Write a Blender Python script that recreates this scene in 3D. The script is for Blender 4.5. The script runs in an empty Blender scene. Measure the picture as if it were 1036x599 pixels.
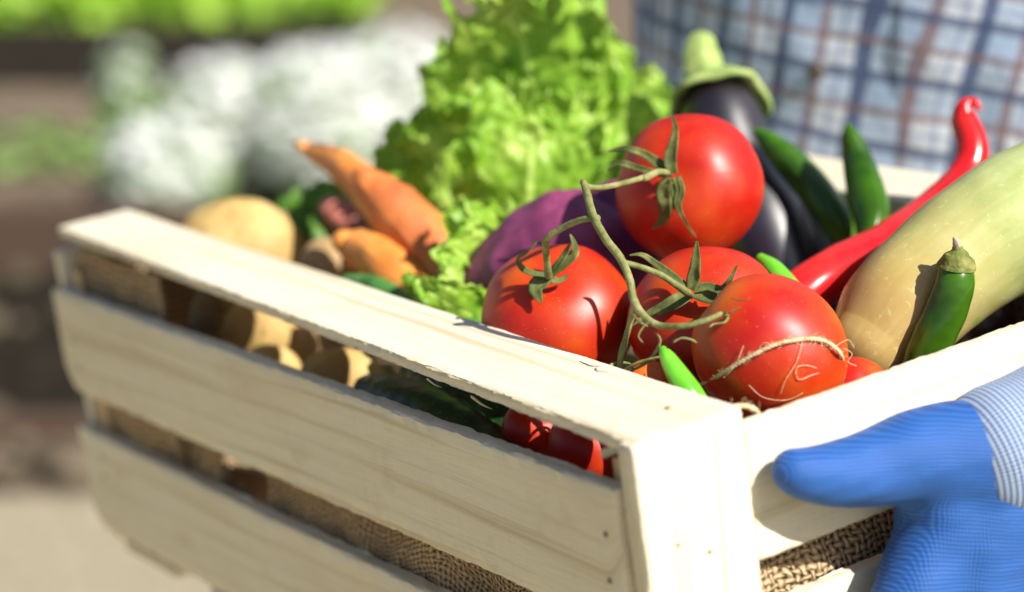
import bpy, bmesh, math, random
from mathutils import Vector, Matrix, noise
V = Vector
random.seed(7)
S = bpy.context.scene
COL = S.collection

# ------------------------------------------------------------------ frames
# crate frame: origin at the near top corner, X along the short end, Y along the long side, Z up out of the crate
CAM = V((-0.45044, -0.67643, 0.27465))
RCC = Matrix(((0.828164, -0.544304, -0.133705), (0.248988, 0.143559, 0.957808), (-0.502144, -0.826513, 0.254415)))
FPX = 2349.55
PITCH = math.radians(15.0)
CAMH = 1.32
RP = Matrix.Rotation(math.pi / 2 - PITCH, 3, 'X')       # camera axes -> level world axes
CAMW = V((0, 0, CAMH))
RCW = RP @ RCC                                          # crate axes -> world axes


def W(p):
    return CAMW + RCW @ (V(p) - CAM)


def at(u, v, d):
    """crate-frame point seen at photo pixel (u, v), d metres deep"""
    return CAM + RCC.transposed() @ V(((u - 518) * d / FPX, -(v - 299.5) * d / FPX, -d))


def cdir(x, y, z):
    """direction in camera axes (right, up, towards camera) -> crate frame"""
    return (RCC.transposed() @ V((x, y, z))).normalized()


def on_plane(u, v, axis, val):
    d = at(u, v, 1.0) - CAM
    return CAM + d * ((val - CAM[axis]) / d[axis])


def on_ball(u, v, c, r):
    d = (at(u, v, 1.0) - CAM).normalized()
    oc = CAM - c
    b = oc.dot(d)
    q = b * b - (oc.length_squared - r * r)
    t = -b - math.sqrt(q) if q > 0 else -b
    p = CAM + d * t
    if q <= 0:
        p = c + (p - c)
    return p


def px(n, d):
    return n * d / FPX


# ------------------------------------------------------------------ object helpers
def tag(o, label=None, cat=None, group=None, kind=None):
    if label: o['label'] = label
    if cat: o['category'] = cat
    if group: o['group'] = group
    if kind: o['kind'] = kind
    return o


def empty(name, loc_crate=None, loc_world=None):
    o = bpy.data.objects.new(name, None)
    o.empty_display_size = 0.03
    COL.objects.link(o)
    o.location = W(loc_crate) if loc_crate is not None else V(loc_world)
    return o


def wpos(o):
    p = V(o.location)
    while o.parent:
        o = o.parent
        p += V(o.location)
    return p


SHARP = {'pale_pine', 'inner_pine', 'weathered_timber'}


def mk(name, geo, mat, parent=None, world=False, smooth=True):
    """geo = (verts, faces, uvs or None); verts in crate frame unless world"""
    vs, fs, uv = geo
    vs = [V(p) if world else W(p) for p in vs]
    lo = V([min(p[i] for p in vs) for i in range(3)])
    hi = V([max(p[i] for p in vs) for i in range(3)])
    org = V(((lo.x + hi.x) / 2, (lo.y + hi.y) / 2, lo.z))
    me = bpy.data.meshes.new(name)
    me.from_pydata([p - org for p in vs], [], fs)
    if uv:
        l = me.uv_layers.new(name='UVMap')
        for lp in me.loops:
            l.data[lp.index].uv = uv[lp.vertex_index]
    if smooth:
        me.polygons.foreach_set('use_smooth', [True] * len(me.polygons))
    me.materials.append(mat)
    me.update()
    if mat.name in SHARP: me.set_sharp_from_angle(angle=math.radians(32))
    o = bpy.data.objects.new(name, me)
    COL.objects.link(o)
    if parent:
        o.parent = parent
        o.location = org - wpos(parent)
    else:
        o.location = org
    return o


def merge(*gs):
    vs, fs, uv = [], [], []
    for g in gs:
        n = len(vs)
        vs += list(g[0])
        fs += [tuple(i + n for i in f) for f in g[1]]
        uv += list(g[2]) if g[2] else [(0, 0)] * len(g[0])
    return vs, fs, uv


def nz(p, f, seed=0.0):
    return noise.noise(V(p) * f + V((seed * 3.17, seed * 1.31, seed * 7.7)))


def spline(pts, n):
    """Catmull-Rom through tuples of floats, n samples"""
    m = len(pts)
    out = []
    for k in range(n):
        t = k / (n - 1) * (m - 1)
        i = min(int(t), m - 2)
        f = t - i
        p0, p1, p2, p3 = pts[max(i - 1, 0)], pts[i], pts[i + 1], pts[min(i + 2, m - 1)]
        out.append([0.5 * (2 * b + (c - a) * f + (2 * a - 5 * b + 4 * c - d) * f * f + (3 * b - a - 3 * c + d) * f ** 3)
                    for a, b, c, d in zip(p0, p1, p2, p3)])
    return out


def tube(pts, rad, n=40, ns=16, round_ends=(True, True), namp=0.0, nfreq=60, seed=0, flat=1.0, lobes=None):
    """swept body through pts (Vectors), radii list; rounded ends"""
    ctrl = [tuple(p) + (r,) for p, r in zip(pts, rad)]
    sm = spline(ctrl, n)
    P = [V(s[:3]) for s in sm]
    Rr = [max(s[3], 1e-5) for s in sm]
    T = [(P[min(i + 1, n - 1)] - P[max(i - 1, 0)]).normalized() for i in range(n)]
    ring = []

    def cap(i, sgn):
        r = Rr[i]
        res = []
        for a in (15, 35, 55, 72, 84, 89.5):
            a = math.radians(a)
            res.append((P[i] + T[i] * sgn * r * 0.95 * math.sin(a), T[i], r * math.cos(a)))
        return res
    if round_ends[0]:
        ring += list(reversed(cap(0, -1)))
    ring += [(P[i], T[i], Rr[i]) for i in range(n)]
    if round_ends[1]:
        ring += cap(n - 1, 1)
    up = V((0.31, 0.2, 0.93))
    a0 = ring[0][1].cross(up).normalized()
    vs, fs, uv = [], [], []
    L = 0.0
    prev = None
    for c, t, r in ring:
        a0 = (a0 - t * a0.dot(t)).normalized()
        b0 = t.cross(a0)
        if prev is not None: L += (c - prev).length
        prev = c
        for k in range(ns + 1):
            th = 2 * math.pi * k / ns
            rr = r
            if lobes: rr *= 1 + lobes[1] * math.cos(lobes[0] * th)
            d = a0 * math.cos(th) + b0 * math.sin(th) * flat
            p = c + d * rr
            if namp:
                q = c + (a0 * math.cos(th) + b0 * math.sin(th)) * r
                p += d * (nz(q, nfreq, seed) * namp + nz(q, nfreq * 2.7, seed + 3) * namp * 0.35) * min(1, r / max(rad) * 2)
            vs.append(p)
            uv.append((L, k / ns))
    m = ns + 1
    for i in range(len(ring) - 1):
        for k in range(ns):
            fs.append((i * m + k, i * m + k + 1, (i + 1) * m + k + 1, (i + 1) * m + k))
    fs.append(tuple(reversed(range(ns))))
    fs.append(tuple(range((len(ring) - 1) * m, (len(ring) - 1) * m + ns)))
    return vs, fs, uv


def frame(axis, hint=(0.1, 0.2, 0.97)):
    z = V(axis).normalized()
    x = V(hint).cross(z)
    if x.length < 1e-3: x = V((1, 0, 0)).cross(z)
    x.normalize()
    return x, z.cross(x), z


def blob(c, axis, rads, namp=0.0, nfreq=30, seed=0, lobes=0, lamp=0.0, dent=0.0, nu=56, nv=36):
    """ellipsoid about axis: rads = (x, y, along axis); pole dent at +axis"""
    x, y, z = frame(axis)
    vs, fs, uv = [], [], []
    rm = max(rads)
    for j in range(nv + 1):
        ph = math.pi * j / nv
        for i in range(nu + 1):
            th = 2 * math.pi * i / nu
            s, co = math.sin(ph), math.cos(ph)
            k = 1.0
            if lobes:
                k += lamp * math.cos(lobes * th + seed) * s ** 0.8 * (0.4 + 0.6 * max(0, co)) + lamp * .5 * math.cos(2 * th + seed * 2) * s
            zz = co
            if dent: zz -= dent * math.exp(-(ph / 0.34) ** 2) + dent * .35 * math.exp(-((math.pi - ph) / 0.25) ** 2) * -1
            d = x * (s * math.cos(th) * rads[0] * k) + y * (s * math.sin(th) * rads[1] * k) + z * (zz * rads[2])
            if namp:
                un = d / rm
                d += d.normalized() * (nz(un * rm, nfreq, seed) * namp + nz(un * rm, nfreq * 2.6, seed + 9) * namp * .3)
            vs.append(V(c) + d)
            uv.append((i / nu, j / nv))
    m = nu + 1
    for j in range(nv):
        for i in range(nu):
            fs.append((j * m + i, (j + 1) * m + i, (j + 1) * m + i + 1, j * m + i + 1))
    return vs, fs, uv


def board(A, B, h, t, hB=None, rough=0.0006, rough_lo=None, bow=0.0, seed=None, corner=0.0, n=70, bev=0.0012, inset_ends=0.001):
    """plank from A to B (a long bottom edge), height vector h, thickness vector t"""
    global _bseed
    if seed is None:
        _bseed = globals().get('_bseed', 0) + 1
        seed = _bseed
    A, B, h, t = V(A), V(B), V(h), V(t)
    hB = V(hB) if hB is not None else h
    if rough_lo is None: rough_lo = rough
    T = t.length
    H = h.length
    b = min(bev, T * .3)
    bh, bt = b / H, b / T
    sec = []
    nh = 10
    hs = [bh + (1 - 2 * bh) * i / nh for i in range(nh + 1)]
    for s in hs: sec.append((s, 0.0))
    sec.append((1 - bh * .3, bt * .3)); sec.append((1, bt))
    sec.append((1, .5)); sec.append((1, 1 - bt)); sec.append((1 - bh * .3, 1 - bt * .3))
    for s in reversed(hs): sec.append((s, 1.0))
    sec.append((bh * .3, 1 - bt * .3)); sec.append((0, 1 - bt)); sec.append((0, .5)); sec.append((0, bt)); sec.append((bh * .3, bt * .3))
    m = len(sec)
    per = [0]
    for i in range(m):
        a, c = sec[i], sec[(i + 1) % m]
        per.append(per[-1] + math.hypot((a[0] - c[0]) * H, (a[1] - c[1]) * T))
    Ld = (B - A).normalized()
    L = (B - A).length
    vs, fs, uv = [], [], []
    stations = [0, b / L * .4, b / L] + [b / L + (1 - 2 * b / L) * i / n for i in range(1, n)] + [1 - b / L, 1 - b / L * .4, 1]
    un, tn = h.normalized(), t.normalized()
    u0 = seed * 0.83
    for k, s in enumerate(stations):
        hh = h.lerp(hB, s)
        e = min(s, 1 - s) * L
        shr = 1.0
        if corner and e < corner:
            shr = 1 - 0.28 * (1 - e / corner) ** 2.2
        endk = (bt * .7 if k in (0, len(stations) - 1) else (bt * .3 if k in (1, len(stations) - 2) else 0))
        base = A.lerp(B, s)
        for i in range(m):
            a, c = sec[i]
            a = 0.5 + (a - .5) * (1 - endk * .3)
            c = 0.5 + (c - .5) * (1 - endk * 2)
            if shr < 1: a = 1 - (1 - a) * shr
            p = base + hh * a + t * c
            q = V((s * L + seed, a * 3.1, c * .7))
            w = max(0, 1 - a / .12) * rough_lo + max(0, 1 - (1 - a) / .12) * rough
            p += un * w * (.7 * noise.noise(q * 60) + .5 * noise.noise(q * 190) + .8 * noise.noise(q * 420))
            p += tn * (0.0004 * noise.noise(V((s * L * 14 + seed * 5, a * 2, 0))) + bow * math.sin(math.pi * s))
            p += Ld * (0.0006 * noise.noise(V((a * 9, c * 5, seed))) * (1 if e < .004 else 0))
            vs.append(p)
            uv.append((u0 + s * L, seed * .37 + per[i]))
    for k in range(len(stations) - 1):
        for i in range(m):
            j = (i + 1) % m
            if i == m - 1:
                fs.append((k * m + i, (k + 1) * m + i, (k + 1) * m + j, k * m + j))
            else:
                fs.append((k * m + i, (k + 1) * m + i, (k + 1) * m + j, k * m + j))
    fs.append(tuple(range(m)))
    fs.append(tuple(reversed(range((len(stations) - 1) * m, len(stations) * m))))
    return vs, fs, uv


# ------------------------------------------------------------------ material helpers
class NT:
    def __init__(s, name):
        s.m = bpy.data.materials.new(name)
        s.m.use_nodes = True
        s.t = s.m.node_tree
        s.n = s.t.nodes
        s.b = s.n['Principled BSDF']
        s.out = s.n['Material Output']

    def new(s, ty, **kw):
        nd = s.n.new(ty)
        for k, v in kw.items():
            if hasattr(nd, k): setattr(nd, k, v)
            else: nd.inputs[k].default_value = v
        return nd

    def link(s, a, b):
        s.t.links.new(a, b)

    def inp(s, nd, key, val):
        if hasattr(val, 'is_output') or hasattr(val, 'links'): s.link(val, nd.inputs[key])
        else: nd.inputs[key].default_value = val

    def math(s, op, a, b=0.0, c=0.0, clamp=False):
        nd = s.n.new('ShaderNodeMath')
        nd.operation = op
        nd.use_clamp = clamp
        s.inp(nd, 0, a); s.inp(nd, 1, b); s.inp(nd, 2, c)
        return nd.outputs[0]

    def mix(s, f, a, b, blend='MIX'):
        nd = s.n.new('ShaderNodeMix')
        nd.data_type = 'RGBA'
        nd.blend_type = blend
        s.inp(nd, 0, f)
        for k, v in ((6, a), (7, b)):
            if isinstance(v, tuple): v = v + (1,) if len(v) == 3 else v
            s.inp(nd, k, v)
        return nd.outputs[2]

    def noise(s, vec, scale, detail=3, rough=.5, dist=0.0):
        nd = s.n.new('ShaderNodeTexNoise')
        nd.inputs['Scale'].default_value = scale
        nd.inputs['Detail'].default_value = detail
        nd.inputs['Roughness'].default_value = rough
        nd.inputs['Distortion'].default_value = dist
        if vec is not None: s.link(vec, nd.inputs['Vector'])
        return nd.outputs['Fac']

    def ramp(s, f, stops):
        nd = s.n.new('ShaderNodeValToRGB')
        while len(nd.color_ramp.elements) < len(stops): nd.color_ramp.elements.new(.5)
        for e, (p, c) in zip(nd.color_ramp.elements, stops):
            e.position = p
            e.color = tuple(c) + (1,) if len(c) == 3 else c
        s.link(f, nd.inputs[0])
        return nd.outputs[0]

    def sep(s, vec):
        nd = s.n.new('ShaderNodeSeparateXYZ')
        s.link(vec, nd.inputs[0])
        return nd.outputs

    def uv(s):
        return s.n.new('ShaderNodeTexCoord').outputs['UV']

    def obj(s):
        return s.n.new('ShaderNodeTexCoord').outputs['Object']

    def mapping(s, vec, scale, loc=(0, 0, 0)):
        nd = s.n.new('ShaderNodeMapping')
        nd.inputs['Scale'].default_value = scale
        nd.inputs['Location'].default_value = loc
        s.link(vec, nd.inputs['Vector'])
        return nd.outputs[0]

    def bump(s, h, strength=.3, dist=.001):
        nd = s.n.new('ShaderNodeBump')
        nd.inputs['Strength'].default_value = strength
        nd.inputs['Distance'].default_value = dist
        s.link(h, nd.inputs['Height'])
        s.link(nd.outputs[0], s.b.inputs['Normal'])

    def color(s, c):
        if isinstance(c, tuple): s.b.inputs['Base Color'].default_value = c + (1,) if len(c) == 3 else c
        else: s.link(c, s.b.inputs['Base Color'])
        return s

    def set(s, **kw):
        for k, v in kw.items(): s.inp(s.b, k.replace('_', ' '), v)
        return s


def skin(name, c1, c2, c3, scale=22, rough=.25, bump=.1, bscale=220, sss=0.0, sss_r=(.01, .002, .001), spec=.5, spots=None):
    m = NT(name)
    o = m.obj()
    f = m.noise(o, scale, 3, .55)
    c = m.ramp(f, [(.32, c1), (.52, c2), (.7, c3)])
    if spots:
        v = m.new('ShaderNodeTexVoronoi', Scale=spots[0])
        m.link(o, v.inputs['Vector'])
        sp = m.math('LESS_THAN', v.outputs['Distance'], spots[1])
        sp = m.math('MULTIPLY', sp, spots[3])
        c = m.mix(sp, c, spots[2])
    m.color(c)
    rn = m.noise(o, 90, 2)
    m.set(Roughness=m.math('MULTIPLY_ADD', rn, .18, rough - .09))
    m.b.inputs['Specular IOR Level'].default_value = spec
    if bump: m.bump(m.noise(o, bscale, 4), bump, .0008)
    if sss:
        m.b.inputs['Subsurface Weight'].default_value = sss
        m.b.inputs['Subsurface Radius'].default_value = (1, .3, .15)
        m.b.inputs['Subsurface Scale'].default_value = .004
    return m.m


def wood_mat(name, base, dark, knot=(.36, .2, .09)):
    m = NT(name)
    uv = m.uv()
    warp = m.noise(m.mapping(uv, (3.5, 22, 1)), 1.0, 2)
    x = m.sep(uv)
    v2 = m.math('ADD', x[1], m.math('MULTIPLY', warp, .02))
    cmb = m.new('ShaderNodeCombineXYZ')
    m.link(m.math('MULTIPLY', x[0], 2.2), cmb.inputs[0])
    m.link(m.math('MULTIPLY', v2, 150), cmb.inputs[1])
    rings = m.noise(cmb.outputs[0], 1.0, 3, .6)
    fine = m.noise(m.mapping(uv, (40, 900, 1)), 1.0, 3, .6)
    blot = m.noise(m.mapping(uv, (9, 22, 1)), 1.0, 3)
    g = m.ramp(rings, [(.30, dark), (.47, base), (.75, tuple(min(1, k * 1.06) for k in base))])
    c = m.mix(m.math('MULTIPLY', m.math('SUBTRACT', fine, .42), .9, clamp=True), g, tuple(k * .72 for k in base))
    c = m.mix(m.math('MULTIPLY', m.math('SUBTRACT', blot, .5), 1.5, clamp=True), c, tuple(k * w for k, w in zip(base, (.86, .74, .55))))
    vo = m.new('ShaderNodeTexVoronoi', Scale=1.0, Randomness=1.0)
    m.link(m.mapping(uv, (9, 21, 1)), vo.inputs['Vector'])
    kn = m.ramp(vo.outputs['Distance'], [(.0, (1, 1, 1)), (.07, (.75, .75, .75)), (.12, (.12, .12, .12)), (.2, (0, 0, 0))])
    rnd = m.sep(vo.outputs['Color'])
    kn2 = m.math('MULTIPLY', kn, m.math('GREATER_THAN', rnd[0], .6))
    c = m.mix(m.math('MULTIPLY', kn2, .8), c, knot)
    m.color(c)
    m.set(Roughness=.72)
    m.b.inputs['Specular IOR Level'].default_value = .25
    saw = m.noise(m.mapping(uv, (420, 6, 1), (3, 1, 0)), 1.0, 2)
    dirt = m.noise(m.mapping(uv, (26, 30, 1), (7, 2, 0)), 1.0, 5, .7)
    c = m.mix(m.math('MULTIPLY', m.math('SUBTRACT', dirt, .56), 2.2, clamp=True), c, tuple(k * w for k, w in zip(base, (.70, .58, .46))))
    c = m.mix(m.math('MULTIPLY', m.math('SUBTRACT', saw, .5), .5, clamp=True), c, tuple(k * .7 for k in base))
    m.color(c)
    fine = m.math('ADD', fine, m.math('MULTIPLY', saw, .5))
    h = m.math('ADD', m.math('MULTIPLY', fine, .7), m.math('MULTIPLY', m.noise(m.mapping(uv, (120, 300, 1)), 1, 4), .6))
    m.bump(h, .55, .0006)
    return m.m


def burlap_mat():
    m = NT('burlap')
    uv = m.uv()
    n = m.noise(uv, 110, 3)
    x = m.sep(uv)
    p = .0037
    U = m.math('DIVIDE', m.math('ADD', x[0], m.math('MULTIPLY', n, .007)), p)
    Vv = m.math('DIVIDE', m.math('ADD', x[1], m.math('MULTIPLY', m.noise(uv, 91, 3), .007)), p)
    su = m.math('ABSOLUTE', m.math('SINE', m.math('MULTIPLY', U, math.pi)))
    sv = m.math('ABSOLUTE', m.math('SINE', m.math('MULTIPLY', Vv, math.pi)))
    ck = m.math('MULTIPLY', m.math('SINE', m.math('MULTIPLY', U, math.pi)), m.math('SINE', m.math('MULTIPLY', Vv, math.pi)))
    ck = m.math('MULTIPLY_ADD', ck, .5, .5)
    a = m.math('MULTIPLY', m.math('POWER', su, .8), m.math('MULTIPLY_ADD', ck, .7, .42))
    b = m.math('MULTIPLY', m.math('POWER', sv, .8), m.math('MULTIPLY_ADD', ck, -.7, 1.12))
    h = m.math('MAXIMUM', a, b)
    fib = m.noise(uv, 1500, 2)
    c = m.ramp(m.math('ADD', h, m.math('MULTIPLY', m.math('SUBTRACT', fib, .5), .3)),
               [(.34, (.035, .023, .013)), (.56, (.30, .20, .11)), (.92, (.66, .49, .29))])
    c = m.mix(m.math('MULTIPLY', m.noise(uv, 25, 3), .5), c, (.26, .17, .10))
    m.color(c)
    m.set(Roughness=.95)
    m.b.inputs['Specular IOR Level'].default_value = .1
    m.bump(h, 1.0, .0022)
    return m.m


def leaf_mat(name, c1, c2, c3, trans=.45, scale=40):
    m = NT(name)
    o = m.obj()
    f = m.noise(o, scale, 4, .6)
    uv = m.uv()
    x = m.sep(uv)
    vein = m.math('ABSOLUTE', m.math('SINE', m.math('MULTIPLY', m.math('ADD', m.math('ABSOLUTE', x[0]), m.math('MULTIPLY', x[1], -1.1)), 24)))
    vein = m.math('LESS_THAN', vein, .16)
    mid = m.math('LESS_THAN', m.math('ABSOLUTE', x[0]), .04)
    vv = m.math('MAXIMUM', m.math('MULTIPLY', vein, .30), m.math('MULTIPLY', mid, .9))
    c = m.ramp(f, [(.3, c1), (.5, c2), (.7, c3)])
    c = m.mix(m.math('MULTIPLY', x[2], 0), c, c)
    c = m.mix(vv, c, tuple(min(1, k * 1.3 + .05) for k in c3))
    m.color(c)
    m.set(Roughness=.42)
    m.b.inputs['Specular IOR Level'].default_value = .4
    m.bump(m.noise(o, 260, 3), .5, .0012)
    tr = m.new('ShaderNodeBsdfTranslucent')
    m.link(m.mix(.5, c, tuple(k * 1.1 for k in c3)), tr.inputs['Color'])
    mx = m.new('ShaderNodeMixShader')
    mx.inputs[0].default_value = trans
    m.link(m.b.outputs[0], mx.inputs[1])
    m.link(tr.outputs[0], mx.inputs[2])
    m.link(mx.outputs[0], m.out.inputs['Surface'])
    return m.m


def plain(name, c, rough=.7, spec=.3, var=.25, scale=30, bump=0.0):
    m = NT(name)
    f = m.noise(m.obj(), scale, 4)
    m.color(m.ramp(f, [(.3, tuple(k * (1 - var) for k in c)), (.7, tuple(min(1, k * (1 + var)) for k in c))]))
    m.set(Roughness=rough)
    m.b.inputs['Specular IOR Level'].default_value = spec
    if bump: m.bump(f, bump, .01)
    return m.m


M_WOOD = wood_mat('pale_pine', (.72, .65, .50), (.53, .43, .265), (.40, .22, .12))
M_WOOD_OLD = wood_mat('inner_pine', (.62, .44, .24), (.48, .31, .15))
M_BURLAP = burlap_mat()
M_NAIL = plain('nail_iron', (.27, .20, .14), .6, .4)


def tomato_mat(name, shift):
    m = NT(name)
    o = m.obj()
    f = m.noise(o, 26, 3, .5)
    x = m.sep(m.uv())
    near_stem = m.math('SUBTRACT', 1.0, m.math('DIVIDE', x[1], .42), clamp=True)
    k = m.math('ADD', m.math('MULTIPLY', f, .75), m.math('MULTIPLY_ADD', near_stem, .22, shift))
    c = m.ramp(k, [(.26, (.33, .0025, .002)), (.40, (.42, .008, .002)), (.52, (.50, .038, .003)), (.68, (.56, .12, .005))])
    fl = m.new('ShaderNodeTexVoronoi', Scale=420.0)
    m.link(o, fl.inputs['Vector'])
    sp = m.math('MULTIPLY', m.math('LESS_THAN', fl.outputs['Distance'], .11), m.math('MULTIPLY', m.noise(o, 45, 2), .55))
    c = m.mix(sp, c, (.85, .35, .12))
    m.color(c)
    m.set(Roughness=m.math('MULTIPLY_ADD', m.noise(o, 120, 3), .16, .35))
    m.b.inputs['Specular IOR Level'].default_value = .5
    m.b.inputs['Subsurface Weight'].default_value = .3
    m.b.inputs['Subsurface Radius'].default_value = (1, .10, .04)
    m.b.inputs['Subsurface Scale'].default_value = .007
    m.bump(m.noise(o, 60, 3), .12, .0012)
    return m.m


M_TOM = tomato_mat('tomato_skin', 0.0)
M_TOM_O = tomato_mat('orange_tomato_skin', .13)
M_TOM_M = tomato_mat('mid_tomato_skin', .05)
M_VINE = skin('vine_green', (.12, .135, .04), (.20, .21, .07), (.30, .27, .12), 160, .6, .4, 700, spec=.25)
M_SEPAL = skin('sepal_green', (.055, .075, .02), (.11, .13, .035), (.26, .25, .09), 130, .65, .3, 500, spec=.25)
M_LETT = leaf_mat('lettuce_leaf', (.11, .28, .012), (.26, .47, .035), (.50, .66, .13), .36)
M_LETT2 = leaf_mat('dark_leaf', (.05, .16, .015), (.10, .25, .03), (.18, .34, .05), .35)
M_POT = skin('potato_skin', (.38, .235, .08), (.50, .345, .125), (.60, .44, .19), 45, .6, .5, 260, spec=.25, spots=(95, .16, (.24, .14, .06), .75))
M_CAR = skin('carrot_skin', (.62, .19, .035), (.74, .29, .06), (.80, .39, .13), 40, .45, .4, 300, sss=.1, spec=.4)
M_CAR2 = skin('rusty_carrot_skin', (.44, .11, .035), (.62, .19, .05), (.74, .30, .09), 26, .5, .4, 300, sss=.1, spec=.35)
M_EGG = skin('aubergine_skin', (.008, .004, .008), (.012, .005, .011), (.026, .007, .012), 14, .32, .0, spec=1.0)
_b = M_EGG.node_tree.nodes['Principled BSDF']
_b.inputs['Coat Weight'].default_value = .8
_b.inputs['Coat Roughness'].default_value = .36
M_EGGCAL = skin('aubergine_calyx', (.20, .30, .07), (.34, .43, .13), (.50, .53, .23), 60, .6, .5, 300, spec=.3)
M_PURP = skin('purple_leaf', (.13, .026, .075), (.21, .040, .11), (.34, .075, .17), 46, .5, .8, 90, spec=.3)
M_GCH = skin('green_chilli_skin', (.018, .062, .003), (.042, .125, .005), (.095, .21, .012), 34, .22, .05, 200, spec=.45)
M_GCH2 = skin('bright_green_chilli_skin', (.08, .35, .015), (.13, .46, .025), (.24, .55, .05), 34, .22, .05, 200, spec=.5)
M_RCH = skin('red_chilli_skin', (.50, .006, .010), (.62, .012, .014), (.72, .03, .02), 24, .22, .06, 120, sss=.1, spec=.5)
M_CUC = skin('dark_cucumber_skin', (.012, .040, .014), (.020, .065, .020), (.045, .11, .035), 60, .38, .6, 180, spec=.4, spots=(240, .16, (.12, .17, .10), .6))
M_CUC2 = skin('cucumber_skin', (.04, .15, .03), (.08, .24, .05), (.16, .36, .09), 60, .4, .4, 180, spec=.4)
M_TWINE = skin('jute', (.55, .40, .22), (.70, .54, .32), (.80, .66, .44), 300, .9, .8, 900, spec=.1)


def squash_mat():
    m = NT('squash_skin')
    x = m.sep(m.uv())
    cmb = m.new('ShaderNodeCombineXYZ')
    m.link(m.math('MULTIPLY', x[0], 26), cmb.inputs[0])
    m.link(m.math('MULTIPLY', x[1], 34), cmb.inputs[1])
    st = m.math('ADD', m.math('MULTIPLY', m.noise(cmb.outputs[0], 1.0, 4, .6, .6), .4), m.math('MULTIPLY', m.noise(m.obj(), 55, 5, .65, .5), .6))
    big = m.noise(m.obj(), 16, 3)
    fleck = m.noise(m.obj(), 330, 2)
    tipk = m.math('SUBTRACT', 1.0, m.math('DIVIDE', x[0], .10), clamp=True)  # tan left end: warm shade and reflected light put into the colour
    a = m.ramp(st, [(.25, (.29, .37, .10)), (.50, (.40, .45, .17)), (.78, (.52, .54, .27))])
    b = m.ramp(st, [(.25, (.38, .25, .075)), (.50, (.43, .30, .10)), (.78, (.50, .38, .16))])
    c = m.mix(m.math('MULTIPLY', tipk, 1.5, clamp=True), a, b)
    c = m.mix(m.math('MULTIPLY', m.math('SUBTRACT', big, .52), 3.0, clamp=True), c, (.40, .48, .13))
    c = m.mix(m.math('MULTIPLY', m.math('GREATER_THAN', fleck, .66), .15), c, (.82, .78, .55))
    vo = m.new('ShaderNodeTexVoronoi', Scale=60.0)
    m.link(m.obj(), vo.inputs['Vector'])
    rr = m.sep(vo.outputs['Color'])
    c = m.mix(m.math('MULTIPLY', m.math('LESS_THAN', vo.outputs['Distance'], .17), m.math('GREATER_THAN', rr[0], .7)), c, (.22, .38, .06))
    m.color(c)
    m.set(Roughness=.38)
    m.b.inputs['Specular IOR Level'].default_value = .4
    m.bump(st, .12, .002)
    return m.m


M_SQ = squash_mat()

# ------------------------------------------------------------------ crate
Wd, Ln, Dp = 0.352, 0.546, 0.172
TB = 0.008
crate = empty('wooden_crate', (Wd / 2, Ln / 2, -Dp))
tag(crate, 'pale pine slatted crate full of vegetables, held by a blue gloved hand', 'crate')
# top rails: flat planks lying on the long sides (the near one rises a little at its far end)
nearr = board((0.0, -0.006, -0.0046), (0.004, Ln + .002, 0.0085), (0.050, 0, 0), (0, 0, .0052), hB=(0.043, 0, 0), rough=.0005, rough_lo=.0011, n=260, bev=.0007)
nv_ = nearr[0]
mk('top_rail', nearr, M_WOOD, crate)
mk('top_rail', board((Wd - .049, 0.0, -0.008), (Wd - .049, Ln, -0.008), (0.049, 0, 0), (0, 0, TB)), M_WOOD, crate)
# long side boards
BX = -0.007
mk('side_board', board((BX, 0.0015, -0.0755), (BX, Ln + .003, -0.0785), (0, 0, .0585), (TB, 0, 0), rough=.0012, rough_lo=.0012, corner=.014, n=140), M_WOOD, crate)
mk('side_board', board((BX, 0.0015, -0.1585), (BX, Ln + .003, -0.1615), (0, 0, .0595), (TB, 0, 0), rough=.0011, rough_lo=.0012, corner=.016, n=140), M_WOOD, crate)
for z in (-.078, -.160):
    mk('side_board', board((Wd - .002, 0.001, z), (Wd - .002, Ln, z), (0, 0, .0585), (TB, 0, 0)), M_WOOD, crate)
# near end: battens on the outside corners, boards between them
post = board((-0.0035, -0.009, -Dp), (-0.0035, -0.009, 0.0005), (.052, 0, 0), (0, TB + .002, 0), seed=31, rough=.0004, rough_lo=.0007, n=60)
mk('corner_batten', post, M_WOOD, crate)
mk('corner_batten', board((Wd + .009, -0.009, -Dp), (Wd + .009, -0.009, .0005), (-.0575, 0, 0), (0, TB + .002, 0), seed=32), M_WOOD, crate)
mk('end_board', board((.0495, -0.007, -.062), (Wd - .049, -0.007, -.062), (0, 0, .0545), (0, TB, 0), seed=41, rough=.0007, n=90), M_WOOD, crate)
mk('end_board', board((.0495, -0.007, -.160), (Wd - .049, -0.007, -.160), (0, 0, .078), (0, TB, 0), seed=42, rough=.001, n=90), M_WOOD, crate)
# far end
for x0, dx in ((.0015, .047), (Wd + .009, -.0575)):
    mk('corner_batten', board((x0, Ln - .009, -Dp), (x0, Ln + .002, -.001), (dx, 0, 0), (0, TB + .002, 0)), M_WOOD, crate)
for z, h in ((-.062, .0545), (-.160, .078)):
    mk('end_board', board((.0495, Ln - .007, z), (Wd - .049, Ln - .007, z), (0, 0, h), (0, TB, 0)), M_WOOD, crate)
# inner corner blocks and floor slats
for (x0, dx) in ((.002, .028), (Wd - .003, -.028)):
    for (y0, dy) in ((.003, .024), (Ln - .010, -.026)):
        if x0 < .1: dx, dy = .013, (.011 if y0 < .1 else -.012)
        mk('corner_block', board((x0, y0, -Dp + .006), (x0, y0, -.0095), (dx, 0, 0), (0, dy, 0), n=20, bev=.001), M_WOOD_OLD, crate)
for i in range(5):
    y0 = .012 + i * (Ln - .09) / 4
    mk('floor_slat', board((.004, y0, -Dp - .0005), (Wd - .003, y0, -Dp - .0005), (0, .07, 0), (0, 0, -.007), n=30), M_WOOD, crate)


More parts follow.
